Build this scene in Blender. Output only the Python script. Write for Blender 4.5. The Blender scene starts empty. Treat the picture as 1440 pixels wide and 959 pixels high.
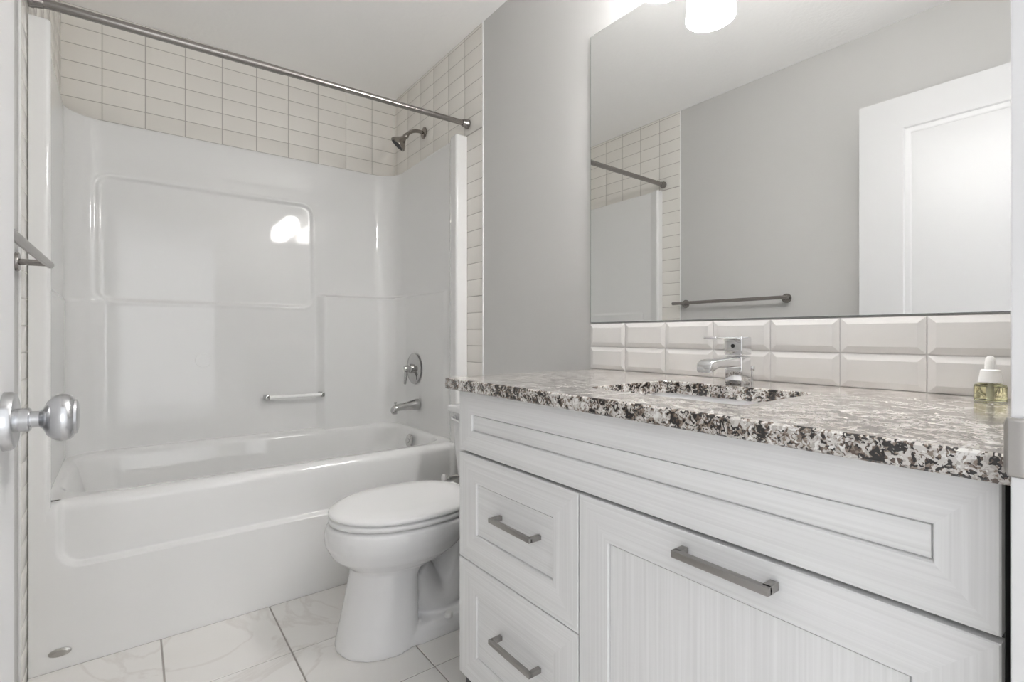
import bpy, bmesh, math, random
import numpy as np
from mathutils import Vector, Matrix

C = bpy.context.scene
PI = math.pi
random.seed(4)

# ------------------------------------------------------------------ camera
cam_d = bpy.data.cameras.new('camera')
cam_d.sensor_width = 36.0
cam_d.lens = 700.93 / 1440 * 36
cam_d.shift_x = 8.49 / 1440
cam_d.shift_y = -8.69 / 1440
cam_d.clip_start = 0.01
cam = bpy.data.objects.new('camera', cam_d)
cam.location = (0, 0, 1.013)
cam.rotation_euler = (PI / 2, 0, -0.6404)
C.collection.objects.link(cam)
C.camera = cam

# ------------------------------------------------------------------ light
W = bpy.data.worlds.new('hall_daylight')
C.world = W
W.use_nodes = True
W.node_tree.nodes['Background'].inputs[0].default_value = (0.97, 0.985, 1.0, 1)
W.node_tree.nodes['Background'].inputs[1].default_value = 1.42
# fill light added in the hall to even out the vanity fronts
hall_d = bpy.data.lights.new('hall_fill_light', 'AREA')
hall_d.shape = 'RECTANGLE'; hall_d.size = 1.9; hall_d.size_y = 2.1
hall_d.energy = 14.0
hall_d.color = (0.97, 0.985, 1.0)
hall = bpy.data.objects.new('hall_fill_light', hall_d)
hall.location = (0.20, -2.3, 1.15)
hall.rotation_euler = (PI / 2, 0, 0)
C.collection.objects.link(hall)
LAMP = 47.0
C.view_settings.view_transform = 'Standard'
C.view_settings.look = 'None'
C.view_settings.gamma = 1.0
C.view_settings.use_curve_mapping = False
C.view_settings.exposure = 0.0
try:
    C.cycles.max_bounces = 16
    C.cycles.diffuse_bounces = 10
    C.cycles.glossy_bounces = 8
    C.cycles.transmission_bounces = 10
    C.cycles.use_denoising = True
    C.cycles.caustics_reflective = False
    C.cycles.sample_clamp_indirect = 10.0
except Exception:
    pass

# ------------------------------------------------------------------ room dimensions (metres)
xL, xR, yB, yN, H = -0.254, 1.2745, 2.844, 0.09, 2.44
yT = 2.016            # front plane of the tub
yE = 1.8846           # where the wall tile stops
zS = 1.960            # top of the tub surround

# ------------------------------------------------------------------ materials
def mat(name):
    m = bpy.data.materials.new(name)
    m.use_nodes = True
    return m, m.node_tree.nodes, m.node_tree.links, m.node_tree.nodes['Principled BSDF']

def plain(name, col, rough=0.5, metal=0.0, coat=0.0, bump=None, var=0.0, var_scale=6.0, spec=0.5):
    m, N, L, b = mat(name)
    b.inputs['Base Color'].default_value = (*col, 1)
    b.inputs['Roughness'].default_value = rough
    b.inputs['Metallic'].default_value = metal
    b.inputs['Coat Weight'].default_value = coat
    b.inputs['Specular IOR Level'].default_value = spec
    tc = N.new('ShaderNodeTexCoord')
    if var:
        n = N.new('ShaderNodeTexNoise'); n.inputs['Scale'].default_value = var_scale
        n.inputs['Detail'].default_value = 4
        L.new(tc.outputs['Object'], n.inputs['Vector'])
        mx = N.new('ShaderNodeMix'); mx.data_type = 'RGBA'
        mx.inputs[6].default_value = (*[c * (1 - var) for c in col], 1)
        mx.inputs[7].default_value = (*[min(1, c * (1 + var)) for c in col], 1)
        L.new(n.outputs['Fac'], mx.inputs[0])
        L.new(mx.outputs[2], b.inputs['Base Color'])
    if bump:
        sc, st, dist = bump
        n2 = N.new('ShaderNodeTexNoise'); n2.inputs['Scale'].default_value = sc
        n2.inputs['Detail'].default_value = 3
        L.new(tc.outputs['Object'], n2.inputs['Vector'])
        bp = N.new('ShaderNodeBump'); bp.inputs['Strength'].default_value = st
        bp.inputs['Distance'].default_value = dist
        L.new(n2.outputs['Fac'], bp.inputs['Height'])
        L.new(bp.outputs['Normal'], b.inputs['Normal'])
    return m

M = {}
M['paint'] = plain('grey_wall_paint', (0.56, 0.555, 0.545), 0.5, bump=(220, 0.08, 0.002))
M['ceiling'] = plain('ceiling_texture', (0.92, 0.915, 0.905), 0.9, bump=(48, 0.35, 0.006))
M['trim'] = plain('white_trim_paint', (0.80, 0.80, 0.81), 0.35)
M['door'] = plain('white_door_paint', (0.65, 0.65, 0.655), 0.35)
M['tile'] = plain('ivory_wall_tile', (0.78, 0.757, 0.715), 0.13, var=0.03, var_scale=3)
M['grout'] = plain('grey_grout', (0.42, 0.40, 0.37), 0.9)
M['splash'] = plain('white_bevel_tile', (0.75, 0.74, 0.725), 0.12, var=0.03, var_scale=4)
M['splash_grout'] = plain('pale_grout', (0.62, 0.61, 0.60), 0.9)
M['acrylic'] = plain('white_fibreglass', (0.775, 0.775, 0.77), 0.05, var=0.01, var_scale=2)
M['ceramic'] = plain('white_vitreous_china', (0.80, 0.80, 0.805), 0.08)
M['seat'] = plain('white_toilet_seat_plastic', (0.84, 0.84, 0.84), 0.18)
M['chrome'] = plain('polished_chrome', (0.78, 0.78, 0.79), 0.07, 1.0)
M['nickel'] = plain('brushed_nickel', (0.50, 0.485, 0.465), 0.28, 1.0, bump=(400, 0.05, 0.0005))
M['steel'] = plain('satin_steel', (0.58, 0.585, 0.60), 0.22, 1.0)
M['bronze'] = plain('dark_brushed_nickel', (0.30, 0.275, 0.25), 0.26, 1.0)
M['rod'] = plain('brushed_rod_metal', (0.33, 0.31, 0.295), 0.25, 1.0)
M['valve'] = plain('dark_reflection_chrome', (0.52, 0.515, 0.51), 0.10, 1.0)  # chrome with dark reflections painted into its base colour
M['pull'] = plain('brushed_pull_metal', (0.40, 0.385, 0.37), 0.35, 1.0)
M['dark'] = plain('dark_recess', (0.06, 0.06, 0.06), 0.8)
M['carcass'] = plain('gap_shaded_carcass', (0.09, 0.09, 0.09), 0.7)  # board coloured dark to imitate shade in the gaps between fronts
M['bar_acrylic'] = plain('frosted_grip', (0.86, 0.86, 0.85), 0.25)
M['cap'] = plain('white_cap_plastic', (0.85, 0.85, 0.84), 0.35)
M['rubber'] = plain('braided_hose', (0.45, 0.45, 0.45), 0.45, 0.7, bump=(900, 0.4, 0.001))
M['mirror'] = plain('silvered_mirror', (0.90, 0.905, 0.90), 0.0, 1.0)
M['mirror_edge'] = plain('mirror_edge_glass', (0.35, 0.38, 0.37), 0.1, 0.3)

def floor_tile_mat():
    m, N, L, b = mat('white_marble_floor_tile')
    tc = N.new('ShaderNodeTexCoord')
    n = N.new('ShaderNodeTexNoise'); n.inputs['Scale'].default_value = 2.2; n.inputs['Detail'].default_value = 7
    n.inputs['Distortion'].default_value = 1.4
    L.new(tc.outputs['Object'], n.inputs['Vector'])
    r = N.new('ShaderNodeValToRGB')
    e = r.color_ramp.elements
    e[0].position, e[0].color = 0.30, (0.82, 0.805, 0.785, 1)
    e[1].position, e[1].color = 0.75, (0.80, 0.785, 0.76, 1)
    for p, c in ((0.475, (0.82, 0.805, 0.785, 1)), (0.50, (0.74, 0.715, 0.69, 1)), (0.525, (0.82, 0.805, 0.785, 1))):
        q = e.new(p); q.color = c
    L.new(n.outputs['Fac'], r.inputs['Fac'])
    L.new(r.outputs['Color'], b.inputs['Base Color'])
    b.inputs['Roughness'].default_value = 0.16
    return m
M['floor_tile'] = floor_tile_mat()
M['floor_grout'] = plain('floor_grout', (0.36, 0.34, 0.32), 0.9)

def granite_mat():
    m, N, L, b = mat('speckled_granite')
    tc = N.new('ShaderNodeTexCoord')
    nz = N.new('ShaderNodeTexNoise'); nz.inputs['Scale'].default_value = 70; nz.inputs['Detail'].default_value = 3
    L.new(tc.outputs['Object'], nz.inputs['Vector'])
    mx = N.new('ShaderNodeMix'); mx.data_type = 'RGBA'; mx.blend_type = 'LINEAR_LIGHT'
    mx.inputs[0].default_value = 0.016
    L.new(tc.outputs['Object'], mx.inputs[6]); L.new(nz.outputs['Color'], mx.inputs[7])
    v = N.new('ShaderNodeTexVoronoi'); v.inputs['Scale'].default_value = 215
    L.new(mx.outputs[2], v.inputs['Vector'])
    sep = N.new('ShaderNodeSeparateColor'); L.new(v.outputs['Color'], sep.inputs[0])
    big = N.new('ShaderNodeTexNoise'); big.inputs['Scale'].default_value = 42; big.inputs['Detail'].default_value = 3
    L.new(tc.outputs['Object'], big.inputs['Vector'])
    a1 = N.new('ShaderNodeMath'); a1.operation = 'MULTIPLY_ADD'; a1.inputs[1].default_value = 1.9; a1.inputs[2].default_value = -0.95
    L.new(big.outputs['Fac'], a1.inputs[0])
    a2 = N.new('ShaderNodeMath'); a2.operation = 'MULTIPLY_ADD'; a2.inputs[1].default_value = 0.75
    L.new(sep.outputs[0], a2.inputs[0]); L.new(a1.outputs[0], a2.inputs[2])
    a3 = N.new('ShaderNodeMath'); a3.operation = 'ADD'; a3.inputs[1].default_value = 0.0; a3.use_clamp = True
    L.new(a2.outputs[0], a3.inputs[0])
    r = N.new('ShaderNodeValToRGB'); r.color_ramp.interpolation = 'CONSTANT'
    e = r.color_ramp.elements
    e[0].position, e[0].color = 0.0, (0.018, 0.015, 0.014, 1)
    e[1].position, e[1].color = 0.15, (0.11, 0.080, 0.064, 1)
    for p, c in ((0.24, (0.24, 0.195, 0.16, 1)), (0.36, (0.44, 0.41, 0.38, 1)), (0.50, (0.58, 0.555, 0.525, 1)), (0.74, (0.74, 0.725, 0.70, 1))):
        q = e.new(p); q.color = c
    L.new(a3.outputs[0], r.inputs['Fac'])
    L.new(r.outputs['Color'], b.inputs['Base Color'])
    b.inputs['Roughness'].default_value = 0.14
    b.inputs['Coat Weight'].default_value = 0.6
    b.inputs['Coat IOR'].default_value = 1.5
    b.inputs['Coat Roughness'].default_value = 0.15
    return m
M['granite'] = granite_mat()

def wood_mat():
    m, N, L, b = mat('whitewashed_wood_grain')
    uv = N.new('ShaderNodeTexCoord')
    mp = N.new('ShaderNodeMapping'); mp.inputs['Scale'].default_value = (2.2, 210, 1)
    L.new(uv.outputs['UV'], mp.inputs['Vector'])
    n = N.new('ShaderNodeTexNoise'); n.inputs['Scale'].default_value = 1.0; n.inputs['Detail'].default_value = 4
    n.inputs['Distortion'].default_value = 0.3
    L.new(mp.outputs[0], n.inputs['Vector'])
    mp2 = N.new('ShaderNodeMapping'); mp2.inputs['Scale'].default_value = (1.2, 38, 1)
    L.new(uv.outputs['UV'], mp2.inputs['Vector'])
    n2 = N.new('ShaderNodeTexNoise'); n2.inputs['Scale'].default_value = 1.0; n2.inputs['Detail'].default_value = 3
    L.new(mp2.outputs[0], n2.inputs['Vector'])
    ad = N.new('ShaderNodeMath'); ad.operation = 'MULTIPLY_ADD'; ad.inputs[1].default_value = 0.6
    L.new(n.outputs['Fac'], ad.inputs[0])
    a3 = N.new('ShaderNodeMath'); a3.operation = 'MULTIPLY'; a3.inputs[1].default_value = 0.4
    L.new(n2.outputs['Fac'], a3.inputs[0]); L.new(a3.outputs[0], ad.inputs[2])
    r = N.new('ShaderNodeValToRGB')
    e = r.color_ramp.elements
    e[0].position, e[0].color = 0.34, (0.72, 0.72, 0.72, 1)
    e[1].position, e[1].color = 0.62, (0.83, 0.832, 0.835, 1)
    L.new(ad.outputs[0], r.inputs['Fac'])
    L.new(r.outputs['Color'], b.inputs['Base Color'])
    b.inputs['Roughness'].default_value = 0.42
    bp = N.new('ShaderNodeBump'); bp.inputs['Strength'].default_value = 0.12; bp.inputs['Distance'].default_value = 0.001
    L.new(ad.outputs[0], bp.inputs['Height']); L.new(bp.outputs['Normal'], b.inputs['Normal'])
    return m
M['wood'] = wood_mat()

def glow_mat(name, strength, col=(1, 0.985, 0.965)):
    m, N, L, b = mat(name)
    b.inputs['Base Color'].default_value = (0.9, 0.9, 0.9, 1)
    b.inputs['Roughness'].default_value = 0.3
    b.inputs['Emission Color'].default_value = (*col, 1)
    b.inputs['Emission Strength'].default_value = strength
    return m
M['shade'] = glow_mat('lit_opal_glass', LAMP)
M['bulb'] = glow_mat('lit_bulb', LAMP * 1.5)

def glass_mat(name, col, ior=1.45, rough=0.02):
    m, N, L, b = mat(name)
    b.inputs['Base Color'].default_value = (*col, 1)
    b.inputs['Roughness'].default_value = rough
    b.inputs['IOR'].default_value = ior
    b.inputs['Transmission Weight'].default_value = 1.0
    return m
M['glass'] = glass_mat('clear_bottle_glass', (0.97, 0.98, 0.95))
M['oil'] = glass_mat('pale_yellow_liquid', (0.93, 0.90, 0.62), 1.33)

# ------------------------------------------------------------------ mesh helpers
class MB:
    def __init__(self):
        self.bm = bmesh.new()
        self.uv = self.bm.loops.layers.uv.new('UVMap')
        self.done = set()

    def face(self, pts, mi=0, uvs=None):
        vs = [self.bm.verts.new(p) for p in pts]
        f = self.bm.faces.new(vs); f.material_index = mi
        if uvs:
            for l, u in zip(f.loops, uvs): l[self.uv].uv = u
            self.done.add(f)
        return f

    def box(self, x0, x1, y0, y1, z0, z1, bevel=0.0, seg=2, mi=0):
        c = [(x0, y0, z0), (x1, y0, z0), (x1, y1, z0), (x0, y1, z0), (x0, y0, z1), (x1, y0, z1), (x1, y1, z1), (x0, y1, z1)]
        v = [self.bm.verts.new(p) for p in c]
        fs = [self.bm.faces.new([v[i] for i in q]) for q in ((0, 3, 2, 1), (4, 5, 6, 7), (0, 1, 5, 4), (1, 2, 6, 5), (2, 3, 7, 6), (3, 0, 4, 7))]
        for f in fs: f.material_index = mi
        if bevel:
            es = list({e for f in fs for e in f.edges})
            r = bmesh.ops.bevel(self.bm, geom=es, offset=bevel, segments=seg, profile=0.5, affect='EDGES', clamp_overlap=True)
            for f in r['faces']: f.material_index = mi
        return self

    def loft(self, rings, cap0=True, cap1=True, closed=True, mi=0):
        vr = [[self.bm.verts.new(p) for p in r] for r in rings]
        n = len(vr[0])
        for a, b in zip(vr, vr[1:]):
            for i in range(n if closed else n - 1):
                j = (i + 1) % n
                f = self.bm.faces.new((a[i], a[j], b[j], b[i])); f.material_index = mi
        if cap0: self.bm.faces.new(list(reversed(vr[0]))).material_index = mi
        if cap1: self.bm.faces.new(vr[-1]).material_index = mi
        return self

    def lathe(self, prof, org, axis, seg=32, mi=0, squash=None):
        # prof: (distance along axis, radius)
        ax = Vector(axis).normalized()
        t = Vector((0, 0, 1)) if abs(ax.z) < 0.9 else Vector((1, 0, 0))
        u = ax.cross(t).normalized(); w = ax.cross(u)
        rings = []
        for d, r in prof:
            r = max(r, 1e-5)
            ring = []
            for k in range(seg):
                a = 2 * PI * k / seg
                ring.append(Vector(org) + ax * d + u * (r * math.cos(a)) + w * (r * math.sin(a) * (squash or 1)))
            rings.append(ring)
        return self.loft(rings, mi=mi)

    def tube(self, pts, r, seg=14, mi=0):
        pts = [Vector(p) for p in pts]
        rings = []; prev = None
        for i, p in enumerate(pts):
            d = (pts[min(i + 1, len(pts) - 1)] - pts[max(i - 1, 0)]).normalized()
            if prev is None:
                t = Vector((0, 0, 1)) if abs(d.z) < 0.9 else Vector((1, 0, 0))
                u = d.cross(t).normalized()
            else:
                u = (prev - d * prev.dot(d)).normalized()
            prev = u; w = d.cross(u)
            rr = r[i] if isinstance(r, (list, tuple)) else r
            rings.append([p + u * (rr * math.cos(2 * PI * k / seg)) + w * (rr * math.sin(2 * PI * k / seg)) for k in range(seg)])
        return self.loft(rings, mi=mi)

    def grid(self, P, mi=0, flip=False):
        n, m = len(P), len(P[0])
        v = [[self.bm.verts.new(p) for p in row] for row in P]
        for i in range(n - 1):
            for j in range(m - 1):
                q = (v[i][j], v[i + 1][j], v[i + 1][j + 1], v[i][j + 1])
                f = self.bm.faces.new(q[::-1] if flip else q); f.material_index = mi
        return v

    def build(self, name, mats, parent=None, angle=35, origin=None, recalc=True, subsurf=0):
        bm = self.bm
        if recalc: bmesh.ops.recalc_face_normals(bm, faces=bm.faces[:])
        for f in bm.faces:
            f.smooth = True
            if f in self.done: continue
            n = f.normal
            k = max(range(3), key=lambda i: abs(n[i]))
            for l in f.loops:
                p = l.vert.co
                l[self.uv].uv = ((p.y, p.z), (p.x, p.z), (p.x, p.y))[k]
        if origin is not None:
            bmesh.ops.translate(bm, verts=bm.verts[:], vec=-Vector(origin))
        me = bpy.data.meshes.new(name)
        bm.to_mesh(me); bm.free()
        for mm in (mats if isinstance(mats, (list, tuple)) else [mats]): me.materials.append(mm)
        me.set_sharp_from_angle(angle=math.radians(angle))
        o = bpy.data.objects.new(name, me)
        C.collection.objects.link(o)
        if parent is not None:
            o.parent = parent
            off = Vector(origin) if origin is not None else Vector((0, 0, 0))
            o.location = off - world_loc(parent)
        elif origin is not None:
            o.location = origin
        if subsurf:
            s = o.modifiers.new('subdivision', 'SUBSURF'); s.levels = subsurf; s.render_levels = subsurf
        return o

def world_loc(o):
    l = Vector(o.location)
    while o.parent is not None:
        o = o.parent; l = l + Vector(o.location)
    return l

def thing(name, label, cat, loc, group=None):
    o = bpy.data.objects.new(name, None)
    o.empty_display_size = 0.05
    C.collection.objects.link(o)
    o.location = loc
    return tag(o, label, cat, group)

def tag(o, label, cat, group=None):
    o['label'] = label; o['category'] = cat
    if group: o['group'] = group
    return o

def struct(o, label=None):
    o['kind'] = 'structure'
    if label: o['label'] = label
    return o

def bezier(p0, p1, p2, p3, n=12):
    p0, p1, p2, p3 = map(Vector, (p0, p1, p2, p3))
    out = []
    for i in range(n + 1):
        t = i / n; s = 1 - t
        out.append(p0 * s**3 + p1 * (3 * s * s * t) + p2 * (3 * s * t * t) + p3 * t**3)
    return out

def tiles(mb, org, U, V, Nn, u0, u1, v0, v1, pu, pv, ou, ov, gap=0.003, h=0.002, bev=0.004, slope=None, mi=0):
    """rectangular tiles (stacked bond) standing h above the plane; edges slope over bev"""
    org, U, V, Nn = Vector(org), Vector(U), Vector(V), Vector(Nn)
    def P(u, v, d): return org + U * u + V * v + Nn * d
    i0, i1 = math.floor((u0 - ou) / pu), math.ceil((u1 - ou) / pu)
    j0, j1 = math.floor((v0 - ov) / pv), math.ceil((v1 - ov) / pv)
    for i in range(i0, i1):
        for j in range(j0, j1):
            a, b = max(u0, ou + i * pu), min(u1, ou + (i + 1) * pu)
            c, d = max(v0, ov + j * pv), min(v1, ov + (j + 1) * pv)
            if b - a < 0.008 or d - c < 0.008: continue
            g = gap / 2
            a += g; b -= g; c += g; d -= g
            e = min(bev, (b - a) / 3, (d - c) / 3)
            tilt = Nn * 0
            lo = 0.0 if slope is None else slope
            ring0 = [P(a, c, 0), P(b, c, 0), P(b, d, 0), P(a, d, 0)]
            ring1 = [P(a, c, lo), P(b, c, lo), P(b, d, lo), P(a, d, lo)]
            ring2 = [P(a + e, c + e, h), P(b - e, c + e, h), P(b - e, d - e, h), P(a + e, d - e, h)]
            rings = [ring0, ring2] if slope is None else [ring0, ring1, ring2]
            mb.loft(rings, cap0=False, cap1=True, mi=mi)

# ------------------------------------------------------------------ room shell
T = 0.10
b = MB(); b.box(xL - T, xR + T, -1.2, yB + T, -0.1, -0.0022)
floor = struct(b.build('floor', M['floor_grout']), 'floor of square white marble tiles with thin grey grout')
b = MB(); tiles(b, (0, 0, -0.0022), (1, 0, 0), (0, 1, 0), (0, 0, 1), xL, xR, -1.2, yT + 0.01, 0.333, 0.333, 0.0705, 0.020, gap=0.0042, h=0.0022, bev=0.0012)
b.build('floor_tiling', M['floor_tile'], floor)

b = MB(); b.box(xL - T, xR + T, yN - 0.12, yB + T, H, H + 0.1)
struct(b.build('ceiling', M['ceiling']), 'white ceiling with a fine knockdown texture')

b = MB(); b.box(xL - T, xL, yN - 0.12, yB + T, 0, H)
wl = struct(b.build('wall_left', M['paint']), 'grey painted left wall behind the open door')
b = MB(); b.box(xR, xR + T, yN - 0.12, yB + T, 0, H)
wr = struct(b.build('wall_right', M['paint']), 'grey painted right wall carrying the mirror')
b = MB(); b.box(xL, xR, yB, yB + T, 0, H)
wb = struct(b.build('wall_back', M['paint']), 'back wall of the tub alcove')

PU, PV, OV = 0.1555, 0.0770, 1.9633
# back wall tiling above the surround
def tile_wall(name, parent, org, U, V, Nn, rects, ou):
    b = MB()
    for (u0, u1, v0, v1) in rects:
        o_, U_, V_, N_ = map(Vector, (org, U, V, Nn))
        q = [o_ + U_ * u + V_ * v + N_ * 0.0012 for u, v in ((u0, v0), (u1, v0), (u1, v1), (u0, v1))]
        b.face(q, mi=1)
        tiles(b, org, U, V, Nn, u0, u1, v0, v1, PU, PV, ou, OV, gap=0.0035, h=0.0022, bev=0.0025, slope=0.0014)
    return b.build(name, [M['tile'], M['grout']], parent)
tile_wall('wall_tiling', wb, (0, yB, 0), (1, 0, 0), (0, 0, 1), (0, -1, 0), [(xL, xR, zS + 0.0008, H)], -0.1156)
tile_wall('wall_tiling', wr, (xR, 0, 0), (0, 1, 0), (0, 0, 1), (-1, 0, 0), [(yE, yB, zS + 0.0008, H), (yE, yT + 0.03, 0, zS + 0.0008)], yE)
tile_wall('wall_tiling', wl, (xL, 0, 0), (0, 1, 0), (0, 0, 1), (1, 0, 0), [(yE, yB, zS + 0.0008, H), (yE, yT + 0.03, 0, zS + 0.0008)], yE)
for x0, par in ((xR - 0.006, wr), (xL, wl)):
    b = MB(); b.box(x0, x0 + 0.006, yE - 0.006, yE, 0, H, bevel=0.0015)
    b.build('tile_edge_trim', M['cap'], par)

# front wall with the doorway
jx0, jx1, jt, dz = -0.120, 0.645, 0.02, 2.052
b = MB()
b.box(xL, jx0 - jt, yN - 0.12, yN, 0, H)
b.box(jx1 + jt, xR, yN - 0.12, yN, 0, H)
b.box(jx0 - jt, jx1 + jt, yN - 0.12, yN, dz + jt, H)
struct(b.build('wall_front', M['paint']), 'grey wall around the doorway')
b = MB()
b.box(jx0 - jt, jx0, yN - 0.12, yN, 0, dz + jt, bevel=0.0015)
b.box(jx1, jx1 + jt, yN - 0.12, yN, 0, dz + jt, bevel=0.0015)
b.box(jx0, jx1, yN - 0.12, yN, dz, dz + jt, bevel=0.0015)
b.box(jx1 - 0.011, jx1, yN - 0.085, yN - 0.040, 0, dz, bevel=0.0015)
b.box(jx0, jx0 + 0.011, yN - 0.085, yN - 0.040, 0, dz, bevel=0.0015)
frame = struct(b.build('trim_1', M['trim']), 'white door frame at the right edge of the view')
b = MB()
# strike plate: flat leaf on the jamb with a lip curling round its edge
zc, zh = 0.910, 0.027
path = [(jx1 - 0.0012, yN - 0.030), (jx1 - 0.0012, yN - 0.004), (jx1 - 0.0008, yN + 0.0012), (jx1 + 0.0018, yN + 0.0040), (jx1 + 0.0070, yN + 0.0052)]
outl = []
nz = 14
for k in range(nz + 1):
    z = zc - zh + 2 * zh * k / nz
    e = abs(k / nz * 2 - 1)
    cut = 0.0 if e < 0.8 else (e - 0.8) / 0.2
    row = []
    for i, (x, y) in enumerate(path):
        if i >= 3:
            f = cut * 0.95
            x0_, y0_ = path[2]
            x, y = x + (x0_ - x) * f, y + (y0_ - y) * f
        row.append((x, y, z))
    outl.append(row)
b.grid(outl)
sp = b.build('strike_plate', M['nickel'], frame)
sm = sp.modifiers.new('thickness', 'SOLIDIFY'); sm.thickness = 0.0012; sm.offset = 0
sp['label'] = 'brushed nickel strike plate'

# ------------------------------------------------------------------ door (open against the left wall)
dX = -0.120                      # visible face
dth = 0.035
dy0, dy1, dh0, dh1 = 0.100, 0.862, 0.010, 2.044
b = MB()
def door_leaf(b):
    panels = [(0.215, 0.700, 0.985, 1.905), (0.215, 0.700, 0.235, 0.825)]
    for side, X, s in ((0, dX, 1), (1, dX - dth, -1)):
        ys = [dy0, 0.215, 0.700, dy1]
        zs = [dh0, 0.235, 0.825, 0.985, 1.905, dh1]
        for i in range(3):
            for j in range(5):
                if i == 1 and j in (1, 3):
                    a, c, d, e = ys[i], ys[i + 1], zs[j], zs[j + 1]
                    prev = None
                    rings = []
                    for ins, dep in ((0, 0), (0.006, 0.0045), (0.020, 0.0055), (0.028, 0.0085), (0.030, 0.0085)):
                        x = X - s * dep
                        rings.append([(x, a + ins, d + ins), (x, c - ins, d + ins), (x, c - ins, e - ins), (x, a + ins, e - ins)])
                    b.loft(rings, cap0=False, cap1=True)
                else:
                    b.face([(X, ys[i], zs[j]), (X, ys[i + 1], zs[j]), (X, ys[i + 1], zs[j + 1]), (X, ys[i], zs[j + 1])])
    for y in (dy0, dy1):
        b.face([(dX, y, dh0), (dX - dth, y, dh0), (dX - dth, y, dh1), (dX, y, dh1)])
    for z in (dh0, dh1):
        b.face([(dX, dy0, z), (dX, dy1, z), (dX - dth, dy1, z), (dX - dth, dy0, z)])
    bmesh.ops.remove_doubles(b.bm, verts=b.bm.verts[:], dist=1e-5)
door_leaf(b)
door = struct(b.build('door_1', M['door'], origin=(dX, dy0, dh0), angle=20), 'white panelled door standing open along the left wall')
kz, ky = 0.9135, 0.803
for sgn, X in ((1, dX), (-1, dX - dth)):
    b = MB()
    b.lathe([(0.022, 0.0095), (0.030, 0.0095), (0.033, 0.012), (0.037, 0.0205), (0.043, 0.0265), (0.050, 0.0288), (0.0565, 0.0275), (0.0605, 0.0245), (0.0615, 0.0215), (0.0640, 0.0205), (0.0650, 0.017), (0.0655, 0.0)], (X, ky, kz), (sgn, 0, 0), 40)
    k = b.build('door_knob', M['steel'], door)
    k['label'] = 'satin steel round door knob'
    b = MB(); b.lathe([(0.0, 0.0340), (0.006, 0.0335), (0.0095, 0.0315), (0.0105, 0.028), (0.011, 0.013), (0.012, 0.0)], (X, ky, kz), (sgn, 0, 0), 48)
    b.build('rosette', M['steel'], k)
    b = MB(); b.lathe([(0.010, 0.0138), (0.021, 0.0138), (0.0225, 0.0125), (0.023, 0.0)], (X, ky, kz), (sgn, 0, 0), 32)
    b.build('collar', M['steel'], k)
b = MB(); b.box(dX - 0.0295, dX - 0.0055, dy1 - 0.001, dy1 + 0.0012, kz - 0.0285, kz + 0.0285, bevel=0.0008)
b.box(dX - 0.024, dX - 0.011, dy1 + 0.001, dy1 + 0.009, kz - 0.010, kz + 0.010, bevel=0.002)
b.build('latch', M['steel'], door)
for z in (0.25, 1.05, 1.83):
    b = MB(); b.lathe([(0, 0.0055), (0.09, 0.0055)], (dX - 0.004, dy0 - 0.002, z), (0, 0, 1), 14)
    b.build('hinge', M['steel'], door)

# ------------------------------------------------------------------ tub and surround
tub = thing('bathtub', 'white one-piece fibreglass bathtub with tall moulded surround in the tiled alcove', 'bathtub', (0.51, 2.42, 0))

def fillet_path(pts, rads, step=0.006):
    out = []
    n = len(pts)
    P = [np.array(p, float) for p in pts]
    segs = []
    prev = P[0]
    for i in range(1, n - 1):
        a, c, d = P[i - 1], P[i], P[i + 1]
        u = (a - c) / np.linalg.norm(a - c); w = (d - c) / np.linalg.norm(d - c)
        ang = math.acos(np.clip(u @ w, -1, 1))
        t = rads[i] / math.tan(ang / 2)
        s0, s1 = c + u * t, c + w * t
        segs.append(('l', prev, s0))
        bis = (u + w) / np.linalg.norm(u + w)
        cen = c + bis * (rads[i] / math.sin(ang / 2))
        a0 = math.atan2(*(s0 - cen)[::-1]); a1 = math.atan2(*(s1 - cen)[::-1])
        da = (a1 - a0 + PI) % (2 * PI) - PI
        segs.append(('a', cen, rads[i], a0, da))
        prev = s1
    segs.append(('l', prev, P[-1]))
    for s in segs:
        if s[0] == 'l':
            L_ = np.linalg.norm(s[2] - s[1]); k = max(1, int(L_ / step))
            for i in range(k): out.append(s[1] + (s[2] - s[1]) * i / k)
        else:
            L_ = abs(s[2] * s[4]); k = max(4, int(L_ / step))
            for i in range(k):
                a = s[3] + s[4] * i / k
                out.append(s[1] + s[2] * np.array((math.cos(a), math.sin(a))))
    out.append(P[-1])
    return np.array(out)

plan = fillet_path([(xL + 0.0034, yT), (-0.197, yT), (-0.222, 2.085), (-0.236, 2.828), (1.2565, 2.828), (1.2415, 2.130), (1.2160, 2.076), (1.2110, yT), (xR - 0.0034, yT)],
                   [0, 0.012, 0.03, 0.125, 0.125, 0.02, 0.014, 0.010, 0])
tan = np.gradient(plan, axis=0); tan /= np.linalg.norm(tan, axis=1)[:, None]
nor = np.stack([tan[:, 1], -tan[:, 0]], 1)          # towards the inside of the alcove
def sst(a, b_, x):
    t = np.clip((x - a) / (b_ - a), 0, 1); return t * t * (3 - 2 * t)
def rrect(x, z, x0, x1, z0, z1, r):
    cx, cz, hx, hz = (x0 + x1) / 2, (z0 + z1) / 2, (x1 - x0) / 2, (z1 - z0) / 2
    qx, qz = np.abs(x - cx) - hx + r, np.abs(z - cz) - hz + r
    return np.hypot(np.maximum(qx, 0), np.maximum(qz, 0)) + np.minimum(np.maximum(qx, qz), 0) - r
zs = np.concatenate([np.arange(0.455, zS - 0.012, 0.006), [zS - 0.008, zS - 0.004, zS - 0.0015, zS]])
PX, PY = plan[:, 0][:, None], plan[:, 1][:, None]
ZZ = np.broadcast_to(zs[None, :], (len(plan), len(zs)))
XX = np.broadcast_to(PX, ZZ.shape); YY = np.broadcast_to(PY, ZZ.shape)
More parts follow.
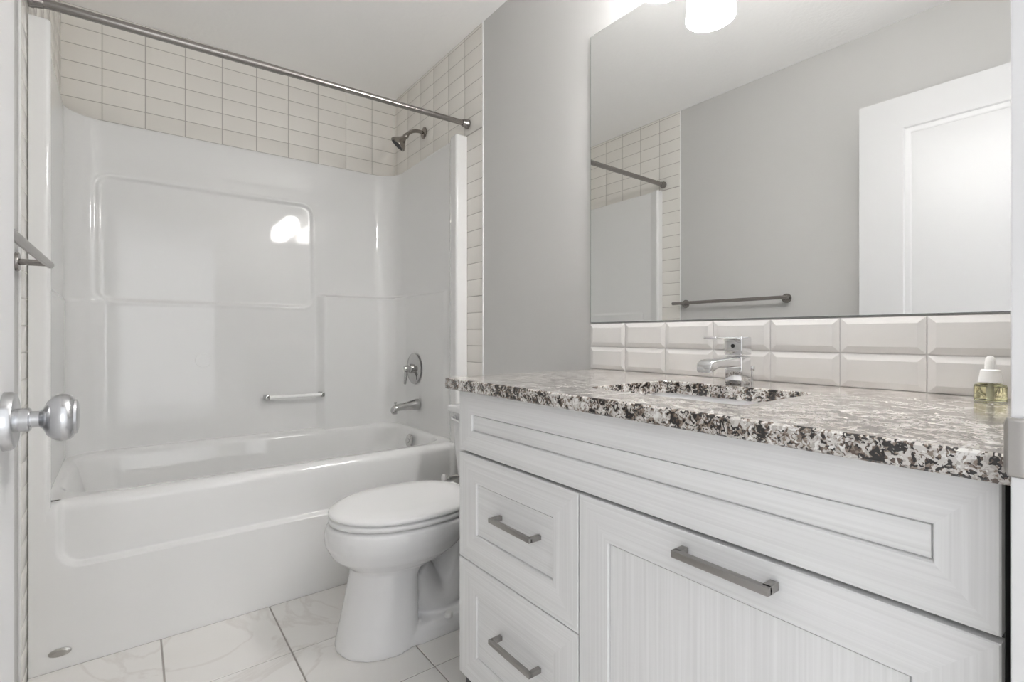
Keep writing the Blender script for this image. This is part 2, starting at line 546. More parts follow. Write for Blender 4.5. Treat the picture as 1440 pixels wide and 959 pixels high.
inner = sst(2.14, 2.18, YY)
sd = rrect(XX, ZZ, -0.135, 0.785, 1.163, 1.720, 0.055)
off = -0.011 * (1 - sst(-0.012, 0.0, sd)) * sst(2.70, 2.80, YY)
bead = np.exp(-((sd - 0.006) / 0.006) ** 2) * 0.003 * sst(2.70, 2.80, YY)
off = off + bead
low_left = 0.004 * (1 - sst(1.158, 1.166, ZZ)) * (1 - sst(-0.13, -0.10, XX)) * inner
blk = 0.042 * sst(0.797, 0.845, XX) * (1 - sst(1.222, 1.240, ZZ)) * sst(2.55, 2.78, YY)
blk = np.maximum(blk, 0.010 * sst(0.9, 1.1, XX) * (1 - sst(1.222, 1.236, ZZ)) * inner)
off = off + low_left + blk
# round the top edge over
top_in = np.array([0, 0.0005, 0.002, 0.006])
off[:, -4:] -= top_in[None, :]
GX = XX + nor[:, 0][:, None] * off; GY = YY + nor[:, 1][:, None] * off
b = MB()
P = [[(GX[i, j], GY[i, j], ZZ[i, j]) for j in range(len(zs))] for i in range(len(plan))]
v = b.grid(P)
# top ledge back to the alcove walls
e = 0.0055
topv = [v[i][-1] for i in range(len(plan))]
back = [b.bm.verts.new(p) for p in ((xR - e, yB - e, zS), (xL + e, yB - e, zS))]
b.bm.faces.new(topv + back)
surround = b.build('wall_surround', M['acrylic'], tub, angle=60)

# lower front: flange feet and apron
xs = np.linspace(xL + 0.0034, xR - 0.0034, 300)
za = np.concatenate([np.linspace(0, 0.24, 12), np.linspace(0.25, 0.36, 70), np.linspace(0.365, 0.470, 18)])
th = np.linspace(0, PI / 2, 9)[1:]
rimr = 0.034
def rec(x, z):
    d = rrect(x, z, -0.188, 1.203, 0.300, 0.9, 0.062)
    return 0.020 * (1 - sst(-0.013, 0.002, d)) + 0.0 * x
b = MB()
rows = []
for x in xs:
    row = [(x, yT + 0.0005 + float(rec(np.float64(x), np.float64(z))), z) for z in za]
    yb = row[-1][1]
    for t in th:
        row.append((x, yb + rimr * (1 - math.cos(t)), 0.470 + rimr * math.sin(t) * 0.97))
    rows.append(row)
v = b.grid(rows)
front_edge = [(r[-1][0], r[-1][1]) for r in rows]
zr = rows[0][-1][2]
# deck and basin
def rr_ring(cx, cy, hx, hy, r, z, n=18, m=28):
    pts = []
    cs = [(cx + hx - r, cy + hy - r, 0), (cx - hx + r, cy + hy - r, PI / 2), (cx - hx + r, cy - hy + r, PI), (cx + hx - r, cy - hy + r, 1.5 * PI)]
    for q in range(4):
        ox, oy, a0 = cs[q]
        for k in range(n):
            a = a0 + PI / 2 * k / (n - 1)
            pts.append([ox + r * math.cos(a), oy + r * math.sin(a), z])
        nx, ny, a1 = cs[(q + 1) % 4]
        p0 = pts[-1]; p1 = (nx + r * math.cos(a1), ny + r * math.sin(a1))
        for k in range(1, m):
            t = k / m
            pts.append([p0[0] + (p1[0] - p0[0]) * t, p0[1] + (p1[1] - p0[1]) * t, z])
    return pts
cx, cy = 0.510, 2.4510
spec = [(0.758, 0.3880, 0.010, zr), (0.716, 0.360, 0.16, zr), (0.708, 0.352, 0.155, zr - 0.003), (0.700, 0.343, 0.15, zr - 0.012), (0.692, 0.336, 0.145, zr - 0.03),
        (0.67, 0.325, 0.14, 0.38), (0.635, 0.305, 0.14, 0.24), (0.605, 0.285, 0.13, 0.15), (0.575, 0.26, 0.14, 0.115), (0.50, 0.20, 0.12, 0.10), (0.2, 0.05, 0.04, 0.095)]
rings = []
for k, (hx, hy, r, z) in enumerate(spec):
    ring = rr_ring(cx, cy, hx, hy, r, z)
    if k >= 3:
        for p in ring:                               # arm ledge on the far side, right of the middle
            if p[1] > cy + 0.15:
                p[1] -= 0.014 * float(sst(0.50, 0.515, np.float64(p[0]))) * (1 if k < 8 else 0)
    rings.append(ring)
b.loft(rings, cap0=False, cap1=True)
tubm = b.build('tub', M['acrylic'], tub, angle=50, recalc=True)

# grab bar, overflow, badge, cap
b = MB()
b.tube([(0.552, 2.785, 0.690), (0.812, 2.765, 0.690)], 0.0095, 18)
gb = b.build('grab_bar', M['bar_acrylic'], tub)
b = MB(); b.box(0.536, 0.556, 2.772, 2.840, 0.678, 0.702, bevel=0.004)
b.build('bracket', M['valve'], gb)
b = MB(); b.box(0.808, 0.828, 2.752, 2.815, 0.678, 0.702, bevel=0.004)
b.build('bracket', M['valve'], gb)
b = MB(); b.lathe([(0, 0.036), (0.004, 0.036), (0.008, 0.033), (0.010, 0.026), (0.011, 0.0)], (1.180, 2.4445, 0.447), (-1, 0, 0.12), 36)
b.lathe([(0.010, 0.012), (0.014, 0.011), (0.016, 0.0)], (1.180, 2.4445, 0.447), (-1, 0, 0.12), 24)
b.build('overflow_plate', M['valve'], tub)
b = MB(); b.lathe([(0, 0.027), (0.0020, 0.027), (0.0028, 0.025), (0.003, 0.0)], (-0.181, yT + 0.0002, 0.0525), (0, -1, 0), 36, squash=0.46)
b.lathe([(0.003, 0.019), (0.0036, 0.018), (0.0037, 0.0)], (-0.181, yT + 0.0002, 0.0525), (0, -1, 0), 36, squash=0.32)
bd = b.build('badge', M['nickel'], tub); bd['label'] = 'small oval grey metal badge'
b = MB(); b.lathe([(-0.003, 0.034), (0.0008, 0.034), (0.0022, 0.0325), (0.0022, 0.0)], (0.268, 2.828, 0.889), (0, -1, 0), 40)
b.build('moulded_disc', M['acrylic'], tub)

# ------------------------------------------------------------------ shower fittings
sh = thing('overhead_shower', 'dark nickel shower head on a short bent arm high on the tiled wall', 'shower', (xR - 0.0042, 2.455, 2.117))
X0 = xR - 0.0042
b = MB(); b.lathe([(0, 0.031), (0.003, 0.031), (0.008, 0.024), (0.012, 0.014), (0.0125, 0.0)], (X0, 2.455, 2.117), (-1, 0, 0), 32)
b.build('flange', M['bronze'], sh)
b = MB(); b.tube(bezier((X0 - 0.006, 2.455, 2.117), (1.225, 2.455, 2.122), (1.195, 2.455, 2.115), (1.168, 2.455, 2.081), 14), 0.0098)
b.build('arm', M['bronze'], sh)
b = MB()
ax = Vector((-0.62, 0.34, -0.78)).normalized()
o_ = Vector((1.170, 2.455, 2.083))
b.lathe([(-0.004, 0.010), (0.004, 0.0145), (0.014, 0.0145), (0.020, 0.012), (0.030, 0.016), (0.046, 0.029), (0.060, 0.041), (0.070, 0.0455), (0.075, 0.0455), (0.078, 0.043), (0.0775, 0.0)], o_, ax, 40)
hd = b.build('shower_head', M['bronze'], sh)
b = MB(); b.lathe([(0.0772, 0.037), (0.0790, 0.036), (0.0795, 0.0)], o_, ax, 36)
b.build('spray_face', M['dark'], hd)

vx = 1.2315
va = thing('shower_valve', 'round chrome shower valve plate with a lever handle on the tub end wall', 'shower valve', (vx, 2.4975, 0.828))
b = MB(); b.lathe([(0, 0.084), (0.003, 0.084), (0.007, 0.079), (0.009, 0.060), (0.013, 0.040), (0.014, 0.0)], (vx, 2.4975, 0.828), (-1, 0, 0), 56)
b.build('escutcheon', M['valve'], va)
b = MB(); b.lathe([(0.012, 0.026), (0.030, 0.025), (0.034, 0.020), (0.052, 0.0185), (0.058, 0.017), (0.060, 0.0)], (vx, 2.4975, 0.828), (-1, 0, 0), 32)
hn = b.build('handle', M['valve'], va)
b = MB(); b.tube([(vx - 0.048, 2.4975, 0.846), (vx - 0.048, 2.4975, 0.828), (vx - 0.050, 2.4975, 0.79), (vx - 0.054, 2.4975, 0.748), (vx - 0.054, 2.4975, 0.744)], [0.007, 0.010, 0.0085, 0.0070, 0.004], 16)
b.build('lever', M['valve'], hn)

sx = 1.2325
ts = thing('tub_spout', 'chrome tub spout with diverter knob below the shower valve', 'tub spout', (sx, 2.455, 0.634))
rings = []
for d, zc_, ry, rz in ((0, 0.636, 0.030, 0.031), (0.010, 0.636, 0.030, 0.031), (0.03, 0.635, 0.027, 0.027), (0.06, 0.633, 0.024, 0.023), (0.10, 0.630, 0.022, 0.019), (0.128, 0.626, 0.021, 0.018), (0.142, 0.621, 0.020, 0.018), (0.150, 0.615, 0.016, 0.015)):
    rings.append([(sx - d, 2.455 + ry * math.cos(2 * PI * k / 28), zc_ + rz * math.sin(2 * PI * k / 28)) for k in range(28)])
b = MB(); b.loft(rings)
b.lathe([(0, 0.014), (0.022, 0.0135), (0.023, 0.0)], (sx - 0.134, 2.455, 0.618), (0, 0, -1), 24)
b.build('spout_body', M['valve'], ts)
b = MB(); b.lathe([(0, 0.004), (0.010, 0.004), (0.011, 0.0075), (0.017, 0.0075), (0.019, 0.005), (0.0192, 0.0)], (sx - 0.130, 2.455, 0.640), (0, 0, 1), 18)
b.build('diverter_knob', M['valve'], ts)

# shower rod
rod = thing('shower_rod', 'brushed metal shower curtain rod spanning the tub alcove between tiled walls', 'curtain rod', (0.51, 2.004, 2.005))
zl_, zr_ = 1.996, 2.012
b = MB(); b.tube([(xL + 0.008, 2.004, zl_), (0.45, 2.004, (zl_ + zr_) / 2)], 0.0138, 24)
b.tube([(0.43, 2.004, (zl_ + zr_) / 2), (xR - 0.008, 2.004, zr_)], 0.0122, 24)
b.build('rod', M['rod'], rod)
for X, s, z in ((xL + 0.0042, 1, zl_), (xR - 0.0042, -1, zr_)):
    b = MB(); b.lathe([(0, 0.021), (0.010, 0.0215), (0.014, 0.019), (0.030, 0.0165), (0.034, 0.0150), (0.0345, 0.0)], (X, 2.004, z), (s, 0, 0), 32)
    b.build('end_flange', M['rod'], rod)

# towel bar
tb = thing('towel_bar', 'brushed metal towel bar on the grey left wall between the tub tile and the door', 'towel bar', (xL, 1.54, 1.208))
bx = -0.192
b = MB(); b.lathe([(0, 0.0075), (0.002, 0.0098), (0.698, 0.0098), (0.700, 0.0075), (0.7002, 0)], (bx, 1.200, 1.210), (0, 1, 0), 24)
b.build('bar', M['rod'], tb)
for y in (1.237, 1.843):
    b = MB(); b.lathe([(0, 0.0250), (0.005, 0.0250), (0.008, 0.0235), (0.0085, 0.010), (0.009, 0.0)], (xL, y, 1.208), (1, 0, 0), 32)
    b.lathe([(0.006, 0.0085), (0.055, 0.0085), (0.060, 0.008)], (xL, y, 1.208), (1, 0, 0), 20)
    b.build('post', M['rod'], tb)

# ------------------------------------------------------------------ toilet
TY = 1.595
to = thing('toilet', 'white two-piece toilet with closed lid between the vanity and the bathtub', 'toilet', (0.85, TY, 0))
def egg(xf, xb, hw, z, xc=None, n=48, pw=2.0, pb=2.6):
    xc = xc if xc is not None else xf + (xb - xf) * 0.52
    pts = []
    for k in range(n):
        a = 2 * PI * k / n
        ca, sa = math.cos(a), math.sin(a)
        p = pw if ca < 0 else pb
        rx = (xc - xf) if ca < 0 else (xb - xc)
        sgn = lambda q: (1 if q >= 0 else -1)
        x = xc + rx * sgn(ca) * abs(ca) ** (2 / p)
        y = TY + hw * sgn(sa) * abs(sa) ** (2 / p)
        pts.append((x, y, z))
    return pts
b = MB()
# pedestal front column
b.loft([egg(0.515, 0.775, 0.132, 0.0, 0.66), egg(0.515, 0.775, 0.132, 0.012, 0.66), egg(0.524, 0.770, 0.127, 0.05, 0.66, pb=3.5), egg(0.545, 0.768, 0.122, 0.14, 0.67, pb=3.5),
        egg(0.562, 0.770, 0.118, 0.22, 0.68, pb=3.2), egg(0.566, 0.80, 0.120, 0.26, 0.69), egg(0.56, 0.84, 0.128, 0.31, 0.70)])
# low plinth running back to the wall
b.loft([egg(0.53, 1.10, 0.128, 0.0, 0.80, pb=4), egg(0.53, 1.10, 0.128, 0.03, 0.80, pb=4), egg(0.56, 1.09, 0.112, 0.055, 0.80, pb=4)])
# bowl
b.loft([egg(0.575, 0.86, 0.100, 0.245, 0.70), egg(0.545, 0.89, 0.132, 0.268, 0.71), egg(0.505, 0.93, 0.165, 0.300, 0.72), egg(0.484, 0.97, 0.182, 0.340, 0.73),
        egg(0.482, 1.00, 0.187, 0.372, 0.74), egg(0.489, 1.02, 0.186, 0.398, 0.74), egg(0.507, 1.02, 0.178, 0.405, 0.74)])
# back shelf under the tank
b.box(0.93, 1.250, TY - 0.115, TY + 0.115, 0.315, 0.405, bevel=0.03, seg=4)
# trapway
b.tube(bezier((0.76, TY, 0.20), (0.84, TY, 0.06), (0.90, TY, 0.05), (0.95, TY, 0.20), 14) + bezier((0.95, TY, 0.20), (0.98, TY, 0.30), (1.04, TY, 0.26), (1.05, TY, 0.03), 14)[1:], 0.080, 24)
raw = b.build('bowl', M['ceramic'], None)
rm = raw.modifiers.new('join', 'REMESH'); rm.mode = 'VOXEL'; rm.voxel_size = 0.006
smo = raw.modifiers.new('smooth', 'SMOOTH'); smo.factor = 0.5; smo.iterations = 8
dg = bpy.context.evaluated_depsgraph_get()
me = bpy.data.meshes.new_from_object(raw.evaluated_get(dg))
raw.modifiers.clear(); raw.data = me
for p in me.polygons: p.use_smooth = True
raw.parent = to; raw.location = -Vector(to.location)

b = MB()
b.loft([egg(0.501, 0.985, 0.180, 0.4065, 0.74), egg(0.495, 0.990, 0.187, 0.410, 0.74), egg(0.494, 0.992, 0.188, 0.420, 0.74), egg(0.499, 0.990, 0.184, 0.4245, 0.74)])
b.build('seat', M['seat'], to, angle=70)
b = MB()
b.loft([egg(0.503, 0.985, 0.182, 0.4275, 0.74), egg(0.496, 0.988, 0.189, 0.431, 0.74), egg(0.495, 0.990, 0.190, 0.437, 0.74), egg(0.500, 0.988, 0.186, 0.443, 0.74),
        egg(0.525, 0.975, 0.170, 0.4485, 0.74), egg(0.58, 0.93, 0.12, 0.4515, 0.74), egg(0.68, 0.82, 0.04, 0.4525, 0.74)])
b.build('lid', M['seat'], to, angle=70)
for s in (-1, 1):
    b = MB(); b.lathe([(0, 0.013), (0.05, 0.013)], (1.000, TY + s * 0.075 - 0.025, 0.424), (0, 1, 0), 18)
    b.box(0.990, 1.022, TY + s * 0.075 - 0.02, TY + s * 0.075 + 0.02, 0.405, 0.424, bevel=0.004)
    b.build('hinge', M['seat'], to)
b = MB(); 
rings = []
for z, x0, hw in ((0.406, 1.085, 0.185), (0.44, 1.070, 0.200), (0.56, 1.062, 0.212), (0.690, 1.058, 0.217)):
    rings.append([(x, y, z) for x, y, _ in rr_ring((x0 + 1.262) / 2, TY, (1.262 - x0) / 2, hw, 0.035, 0, n=8, m=3)])
b.loft(rings)
b.build('tank', M['ceramic'], to, angle=50)
b = MB(); b.box(1.048, 1.268, TY - 0.226, TY + 0.226, 0.690, 0.722, bevel=0.011, seg=4)
b.build('tank_lid', M['ceramic'], to, angle=50)
b = MB(); b.lathe([(0, 0.012), (0.004, 0.012), (0.006, 0.009), (0.016, 0.008), (0.018, 0.0)], (1.060, 1.772, 0.668), (-1, 0, 0), 22)
b.tube([(1.047, 1.772, 0.668), (1.046, 1.735, 0.665), (1.046, 1.700, 0.660)], [0.005, 0.005, 0.0065], 12)
b.build('flush_lever', M['chrome'], to)
for s in (-1, 1):
    b = MB(); b.lathe([(0, 0.014), (0.008, 0.014), (0.015, 0.010), (0.018, 0.0)], (0.86, TY + s * 0.113, 0.052), (0, 0, 1), 20)
    b.build('bolt_cap', M['cap'], to)

sv = thing('stop_valve', 'small water stop valve with oval handle beside the toilet on the far side', 'valve', (xR - 0.0042, 1.930, 0.375))
b = MB(); b.lathe([(0, 0.028), (0.003, 0.027), (0.008, 0.014), (0.009, 0.0)], (xR - 0.0042, 1.930, 0.375), (-1, 0, 0), 28)
b.build('escutcheon', M['chrome'], sv)
b = MB(); b.lathe([(0.005, 0.008), (0.110, 0.008), (0.111, 0.012), (0.150, 0.012), (0.152, 0.008), (0.168, 0.007), (0.169, 0.0)], (xR - 0.0042, 1.930, 0.375), (-1, 0, 0), 24)
b.lathe([(0, 0.007), (0.03, 0.007), (0.031, 0.009), (0.042, 0.009)], (1.215, 1.930, 0.375), (0, 0, 1), 18)
b.build('valve_body', M['chrome'], sv)
b = MB(); b.lathe([(0, 0.015), (0.003, 0.0175), (0.009, 0.0175), (0.012, 0.015), (0.0125, 0.0)], (1.103, 1.930, 0.375), (-1, 0, 0), 30, squash=1.3)
b.build('handle', M['cap'], sv)
b = MB(); b.tube(bezier((1.215, 1.930, 0.412), (1.215, 1.930, 0.48), (1.180, 1.845, 0.30), (1.155, 1.765, 0.33), 20) + bezier((1.155, 1.765, 0.33), (1.157, 1.74, 0.345), (1.160, 1.735, 0.37), (1.160, 1.735, 0.405), 8)[1:], 0.0055, 10)
b.build('supply_hose', M['rubber'], sv)

# ------------------------------------------------------------------ vanity cabinet
FX = 0.700
vy0, vy1 = 0.1025, 1.150
va_c = thing('vanity_cabinet', 'whitewashed grey wood-grain vanity cabinet with bar pulls beside the toilet', 'vanity', (0.98, 0.626, 0))
b = MB()
cx0 = FX + 0.021
b.box(cx0, xR - 0.002, vy1 - 0.020, vy1 - 0.002, 0.0, 0.866)
b.box(cx0, xR - 0.002, vy0 + 0.002, vy0 + 0.018, 0.0, 0.866)
b.box(cx0, xR - 0.002, vy0 + 0.018, vy1 - 0.020, 0.105, 0.121)
b.box(xR - 0.010, xR - 0.002, vy0 + 0.018, vy1 - 0.020, 0.121, 0.866)
b.box(cx0, cx0 + 0.018, vy0 + 0.018, vy1 - 0.020, 0.690, 0.725)
b.box(cx0, cx0 + 0.018, vy0 + 0.018, vy1 - 0.020, 0.83, 0.866)
b.box(cx0, cx0 + 0.40, 0.692, 0.710, 0.121, 0.690)
b.box(cx0, cx0 + 0.018, 0.710, vy1 - 0.020, 0.405, 0.435)
b.build('carcass', M['carcass'], va_c)
b = MB(); b.box(cx0 + 0.05, cx0 + 0.066, vy0 + 0.019, vy1 - 0.021, 0.0, 0.104)
b.build('toe_kick', M['wood'], va_c)

def front(name, y0, y1, z0, z1, py0, py1, pz0, pz1, grain):
    """five-piece front with mitred frame and recessed flat panel, facing -x"""
    b = MB()
    e = 0.0016; th_ = 0.019
    def ring(x, ya, yb, za, zb): return [(x, ya, za), (x, yb, za), (x, yb, zb), (x, ya, zb)]
    R = [ring(FX + th_, y0, y1, z0, z1), ring(FX + e, y0, y1, z0, z1), ring(FX, y0 + e, y1 - e, z0 + e, z1 - e),
         ring(FX, py0 - 0.0030, py1 + 0.0030, pz0 - 0.0030, pz1 + 0.0030), ring(FX + 0.0030, py0 - 0.0016, py1 + 0.0016, pz0 - 0.0016, pz1 + 0.0016), ring(FX + 0.0090, py0 - 0.0010, py1 + 0.0010, pz0 - 0.0010, pz1 + 0.0010),
         ring(FX + 0.0090, py0 + 0.0004, py1 - 0.0004, pz0 + 0.0004, pz1 - 0.0004), ring(FX + 0.0048, py0 + 0.0008, py1 - 0.0008, pz0 + 0.0008, pz1 - 0.0008)]
    sy, sz = random.uniform(0, 9), random.uniform(0, 9)
    for a, c in zip(R, R[1:]):
        for i in range(4):
            j = (i + 1) % 4
            q = [a[i], a[j], c[j], c[i]]
            if i in (0, 2): uv = [(p[1] + sy + i, p[2] + sz) for p in q]      # rails: grain along y
            else: uv = [(p[2] + sz + i, p[1] + sy) for p in q]                # stiles: grain along z
            b.face(q, uvs=uv)
    q = R[-1]
    b.face(q, uvs=[(p[1] + sy + 3, p[2] + sz) if grain == 'h' else (p[2] + sz + 3, p[1] + sy) for p in q])
    q = R[0]
    b.face(q[::-1], uvs=[(p[1], p[2]) for p in q[::-1]])
    bmesh.ops.remove_doubles(b.bm, verts=b.bm.verts[:], dist=1e-6)
    b.done = set(b.bm.faces)
    return b.build(name, M['wood'], va_c, angle=15)

front('false_front', vy0 + 0.002, vy1 - 0.001, 0.7075, 0.8645, 0.160, 1.086, 0.766, 0.804, 'h')
d1 = front('drawer', 0.7025, vy1 - 0.001, 0.4235, 0.7005, 0.779, 1.066, 0.5005, 0.629, 'h')
d2 = front('drawer', 0.7025, vy1 - 0.001, 0.112, 0.4205, 0.779, 1.066, 0.187, 0.343, 'h')
dr = front('door', vy0 + 0.002, 0.6995, 0.112, 0.7005, 0.179, 0.6235, 0.187, 0.626, 'v')
d1['label'] = 'upper drawer'; d2['label'] = 'lower drawer'

def pull(parent, ya, yb, z, xface, t=0.0105, out=0.030):
    b = MB()
    x1 = FX - out
    b.box(x1, x1 + t, ya, yb, z - t / 2, z + t / 2, bevel=0.0012)
    b.box(x1 + t * 0.5, xface, ya, ya + t * 1.05, z - t / 2, z + t / 2, bevel=0.0010)
    b.box(x1 + t * 0.5, xface, yb - t * 1.05, yb, z - t / 2, z + t / 2, bevel=0.0010)
    h = b.build('handle', M['pull'], parent)
    h['label'] = 'brushed nickel bar pull'
pull(d1, 0.818, 0.971, 0.5745, FX + 0.0050)
pull(d2, 0.818, 0.971, 0.2870, FX + 0.0050)
pull(dr, 0.3205, 0.4700, 0.6720, FX + 0.0002, t=0.0115)

# ------------------------------------------------------------------ countertop with sink cut-out
ctz0, ctz1 = 0.867, 0.897
so = (0.800, 1.085, 0.425, 0.775)     # opening x0,x1,y0,y1
b = MB()
cX0, cX1, cY0, cY1 = 0.676, xR - 0.0035, 0.0925, 1.186
def rect_ring(x0, x1, y0, y1, r, z): return [tuple(p) for p in rr_ring((x0 + x1) / 2, (y0 + y1) / 2, (x1 - x0) / 2, (y1 - y0) / 2, r, z, n=8, m=6)]
e = 0.003
R = [rect_ring(so[0], so[1], so[2], so[3], 0.028, ctz0), rect_ring(cX0 + e, cX1, cY0, cY1 - e, 0.004, ctz0), rect_ring(cX0, cX1, cY0, cY1, 0.004, ctz0 + e), rect_ring(cX0, cX1, cY0, cY1, 0.004, ctz1 - e),
     rect_ring(cX0 + e, cX1, cY0, cY1 - e, 0.004, ctz1), rect_ring(so[0] - 0.0015, so[1] + 0.0015, so[2] - 0.0015, so[3] + 0.0015, 0.0295, ctz1), rect_ring(so[0], so[1], so[2], so[3], 0.028, ctz1 - 0.0015)]
R.append(R[0])
b.loft(R, cap0=False, cap1=False)
bmesh.ops.remove_doubles(b.bm, verts=b.bm.verts[:], dist=1e-6)
ct = b.build('countertop', M['granite'], None, angle=40, origin=(0.97, 0.64, ctz0))
tag(ct, 'speckled white, brown and black granite countertop on the vanity cabinet', 'countertop')

sk = thing('sink', 'white rectangular undermount sink set below the granite countertop', 'sink', (0.9425, 0.60, 0.70))
b = MB()
g = 0.006
ring = lambda d, z, r: [tuple(p) for p in rr_ring(0.9425, 0.60, 0.1425 + d, 0.175 + d, r, z, n=8, m=6)]
b.loft([ring(0.022, 0.8662, 0.04), ring(g, 0.8662, 0.032), ring(g - 0.004, 0.860, 0.03), ring(-0.006, 0.80, 0.04), ring(-0.020, 0.755, 0.05), ring(-0.045, 0.737, 0.06), ring(-0.10, 0.728, 0.03), ring(-0.125, 0.726, 0.012),
        ring(-0.125, 0.716, 0.012), ring(-0.045, 0.725, 0.06), ring(-0.010, 0.748, 0.05), ring(0.006, 0.80, 0.04), ring(0.022, 0.855, 0.04), ring(0.022, 0.8662, 0.04)], cap0=False, cap1=False)
bmesh.ops.remove_doubles(b.bm, verts=b.bm.verts[:], dist=1e-6)
b.build('basin', M['ceramic'], sk, angle=50)
b = MB(); b.lathe([(-0.03, 0.016), (0.0, 0.018), (0.001, 0.029), (0.003, 0.028), (0.002, 0.02), (0.004, 0.017), (0.005, 0.0)], (0.9425, 0.60, 0.726), (0, 0, 1), 32)
b.build('drain', M['chrome'], sk)

# ------------------------------------------------------------------ faucet
fa = thing('faucet', 'square chrome single-lever faucet behind the sink', 'faucet', (1.140, 0.616, ctz1))
fy = 0.616
b = MB()
b.box(1.120, 1.162, fy - 0.021, fy + 0.021, ctz1 + 0.0002, 0.963, bevel=0.003, seg=3)
# spout: rounded slab curving down at its tip
rings = []
for x, zt, zb, hw in ((1.135, 0.962, 0.936, 0.0185), (1.10, 0.961, 0.938, 0.0185), (1.06, 0.960, 0.940, 0.0185), (1.03, 0.959, 0.939, 0.0185), (1.012, 0.957, 0.934, 0.0185), (1.002, 0.951, 0.930, 0.018), (0.998, 0.943, 0.931, 0.016)):
    r = 0.004
    ring_ = []
    for (yy, zz, a0) in ((hw - r, zt - r, 0), (-hw + r, zt - r, PI / 2), (-hw + r, zb + r, PI), (hw - r, zb + r, 1.5 * PI)):
        for k in range(4):
            a = a0 + PI / 2 * k / 3
            ring_.append((x, fy + yy + r * math.cos(a), zz + r * math.sin(a)))
    rings.append(ring_)
b.loft(rings)
b.lathe([(0, 0.0115), (0.006, 0.0115), (0.0065, 0.009), (0.0066, 0.0)], (1.014, fy, 0.936), (-0.25, 0, -1), 22)
b.build('spout_body', M['chrome'], fa, angle=40)
b = MB()
b.box(1.119, 1.163, fy - 0.022, fy + 0.022, 0.9655, 1.0085, bevel=0.003, seg=3)
b.box(1.022, 1.150, fy - 0.016, fy + 0.016, 1.0030, 1.0085, bevel=0.0022, seg=3)
hl = b.build('lever_handle', M['chrome'], fa, angle=40)
b = MB(); b.lathe([(0, 0.0045), (0.001, 0.0045), (0.0012, 0.0)], (1.1188, fy, 0.987), (-1, 0, 0), 16)
b.build('cover_dot', M['dark'], hl)
b = MB(); b.lathe([(0, 0.0028), (0.030, 0.0028), (0.031, 0.006), (0.036, 0.0068), (0.041, 0.006), (0.043, 0.0)], (1.176, 0.600, ctz1 + 0.0002), (0, 0, 1), 18)
b.build('lift_rod', M['chrome'], fa)

# ------------------------------------------------------------------ soap bottle
bo = thing('dropper_bottle', 'small squat glass bottle of pale yellow liquid with white dropper cap on the countertop', 'bottle', (1.189, 0.191, ctz1))
b = MB(); b.lathe([(0.0003, 0.0195), (0.0015, 0.0215), (0.027, 0.0215), (0.030, 0.020), (0.032, 0.013), (0.036, 0.0115), (0.040, 0.0115)], (1.189, 0.191, ctz1), (0, 0, 1), 40)
gl = b.build('glass_body', M['glass'], bo)
b = MB(); b.lathe([(0.0028, 0.0185), (0.004, 0.0200), (0.0265, 0.0200), (0.0268, 0.0)], (1.189, 0.191, ctz1), (0, 0, 1), 40)
b.build('liquid', M['oil'], bo)
b = MB(); b.lathe([(0.0335, 0.0155), (0.0345, 0.0160), (0.050, 0.0135), (0.0545, 0.0130), (0.056, 0.011), (0.0562, 0.0)], (1.189, 0.191, ctz1), (0, 0, 1), 36)
cp = b.build('cap', M['cap'], bo); cp['label'] = 'white plastic cap'
b = MB(); b.lathe([(0.056, 0.0075), (0.068, 0.0072), (0.075, 0.0062), (0.079, 0.0035), (0.080, 0.0)], (1.189, 0.191, ctz1), (0, 0, 1), 24)
b.build('dropper_bulb', M['cap'], cp)
b = MB(); b.tube([(1.189, 0.191, ctz1 + 0.005), (1.189, 0.191, ctz1 + 0.034)], 0.0028, 12)
b.build('dropper_tube', M['cap'], cp)

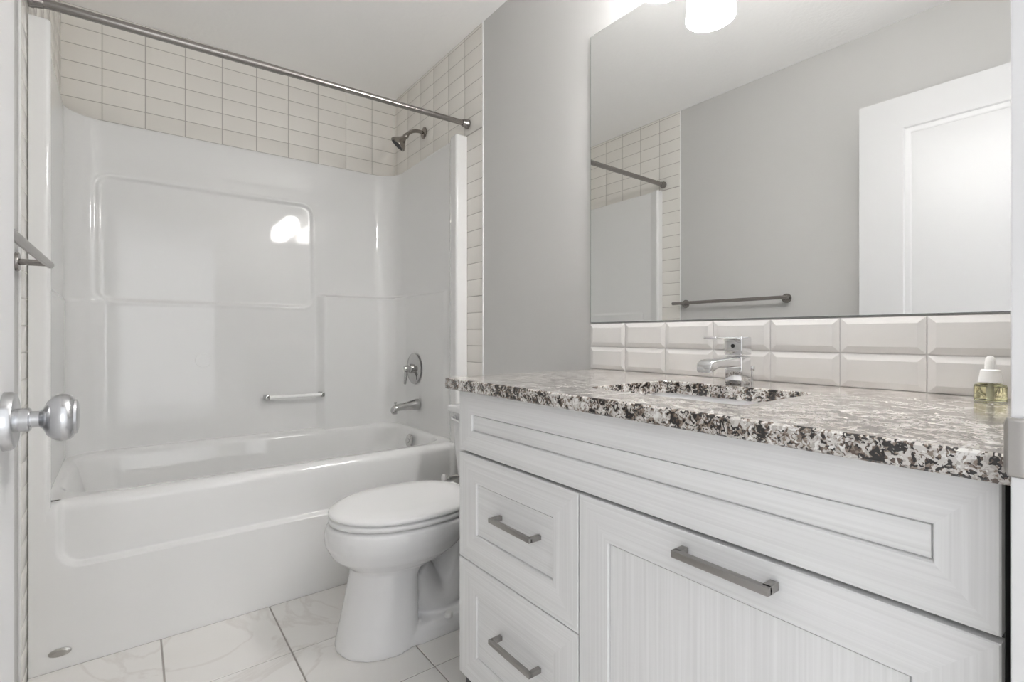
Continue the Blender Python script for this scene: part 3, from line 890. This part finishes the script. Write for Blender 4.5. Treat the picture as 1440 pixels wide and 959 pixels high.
# ------------------------------------------------------------------ backsplash, mirror
b = MB()
bz0, bz1 = ctz1 + 0.0003, 1.0515
b.box(xR - 0.004, xR - 0.0005, yN + 0.003, 1.2115, bz0, bz1, mi=1)
tiles(b, (xR - 0.004, 0, 0), (0, 1, 0), (0, 0, 1), (-1, 0, 0), yN + 0.003, 1.2125, bz0, bz1, 0.1528, 0.0785, 1.2125, 0.9730, gap=0.0026, h=0.0050, bev=0.0135, slope=0.0018)
bs = b.build('backsplash', [M['splash'], M['splash_grout']], None, angle=10)
tag(bs, 'two rows of white subway tiles with sloped edges between countertop and mirror', 'backsplash')

mr = thing('mirror', 'large frameless wall mirror above the tiled backsplash', 'mirror', (xR, 0.66, 1.0545))
my0, my1, mz0, mz1 = 0.112, 1.2110, 1.0545, 2.0450
mx = xR - 0.0065
b = MB()
b.box(mx + 0.0003, xR - 0.001, my0, my1, mz0, mz1)
b.build('glass_backing', M['mirror_edge'], mr)
b = MB()
b.face([(mx, my0 + 0.0015, mz0 + 0.0015), (mx, my1 - 0.0015, mz0 + 0.0015), (mx, my1 - 0.0015, mz1 - 0.0015), (mx, my0 + 0.0015, mz1 - 0.0015)])
b.build('mirror_glass', M['mirror'], mr)

# ------------------------------------------------------------------ vanity light
vl = thing('vanity_light', 'three-lamp bath bar with lit white glass shades above the mirror', 'wall light', (xR, 0.60, 2.20))
b = MB(); b.box(xR - 0.022, xR - 0.0005, 0.28, 0.92, 2.155, 2.265, bevel=0.006)
b.build('back_plate', M['nickel'], vl)
lx = xR - 0.12
for y in (0.83, 0.60, 0.37):
    b = MB(); b.tube(bezier((xR - 0.02, y, 2.21), (lx + 0.02, y, 2.215), (lx, y, 2.20), (lx, y, 2.125), 12), 0.008, 14)
    b.lathe([(0, 0.0), (0.001, 0.022), (0.020, 0.030), (0.038, 0.032), (0.0382, 0.0)], (lx, y, 2.130), (0, 0, -1), 28)
    arm = b.build('arm', M['nickel'], vl)
    b = MB()
    b.lathe([(0.0, 0.032), (0.012, 0.054), (0.045, 0.064), (0.132, 0.070), (0.1335, 0.0685), (0.132, 0.067), (0.045, 0.061), (0.014, 0.051), (0.003, 0.031)], (lx, y, 2.0925), (0, 0, -1), 40)
    s_ = b.build('lamp_shade', M['shade'], arm)
    b = MB(); b.lathe([(0, 0.012), (0.02, 0.014), (0.045, 0.028), (0.065, 0.030), (0.085, 0.022), (0.092, 0.0)], (lx, y, 2.090), (0, 0, -1), 24)
    b.build('bulb', M['bulb'], arm)
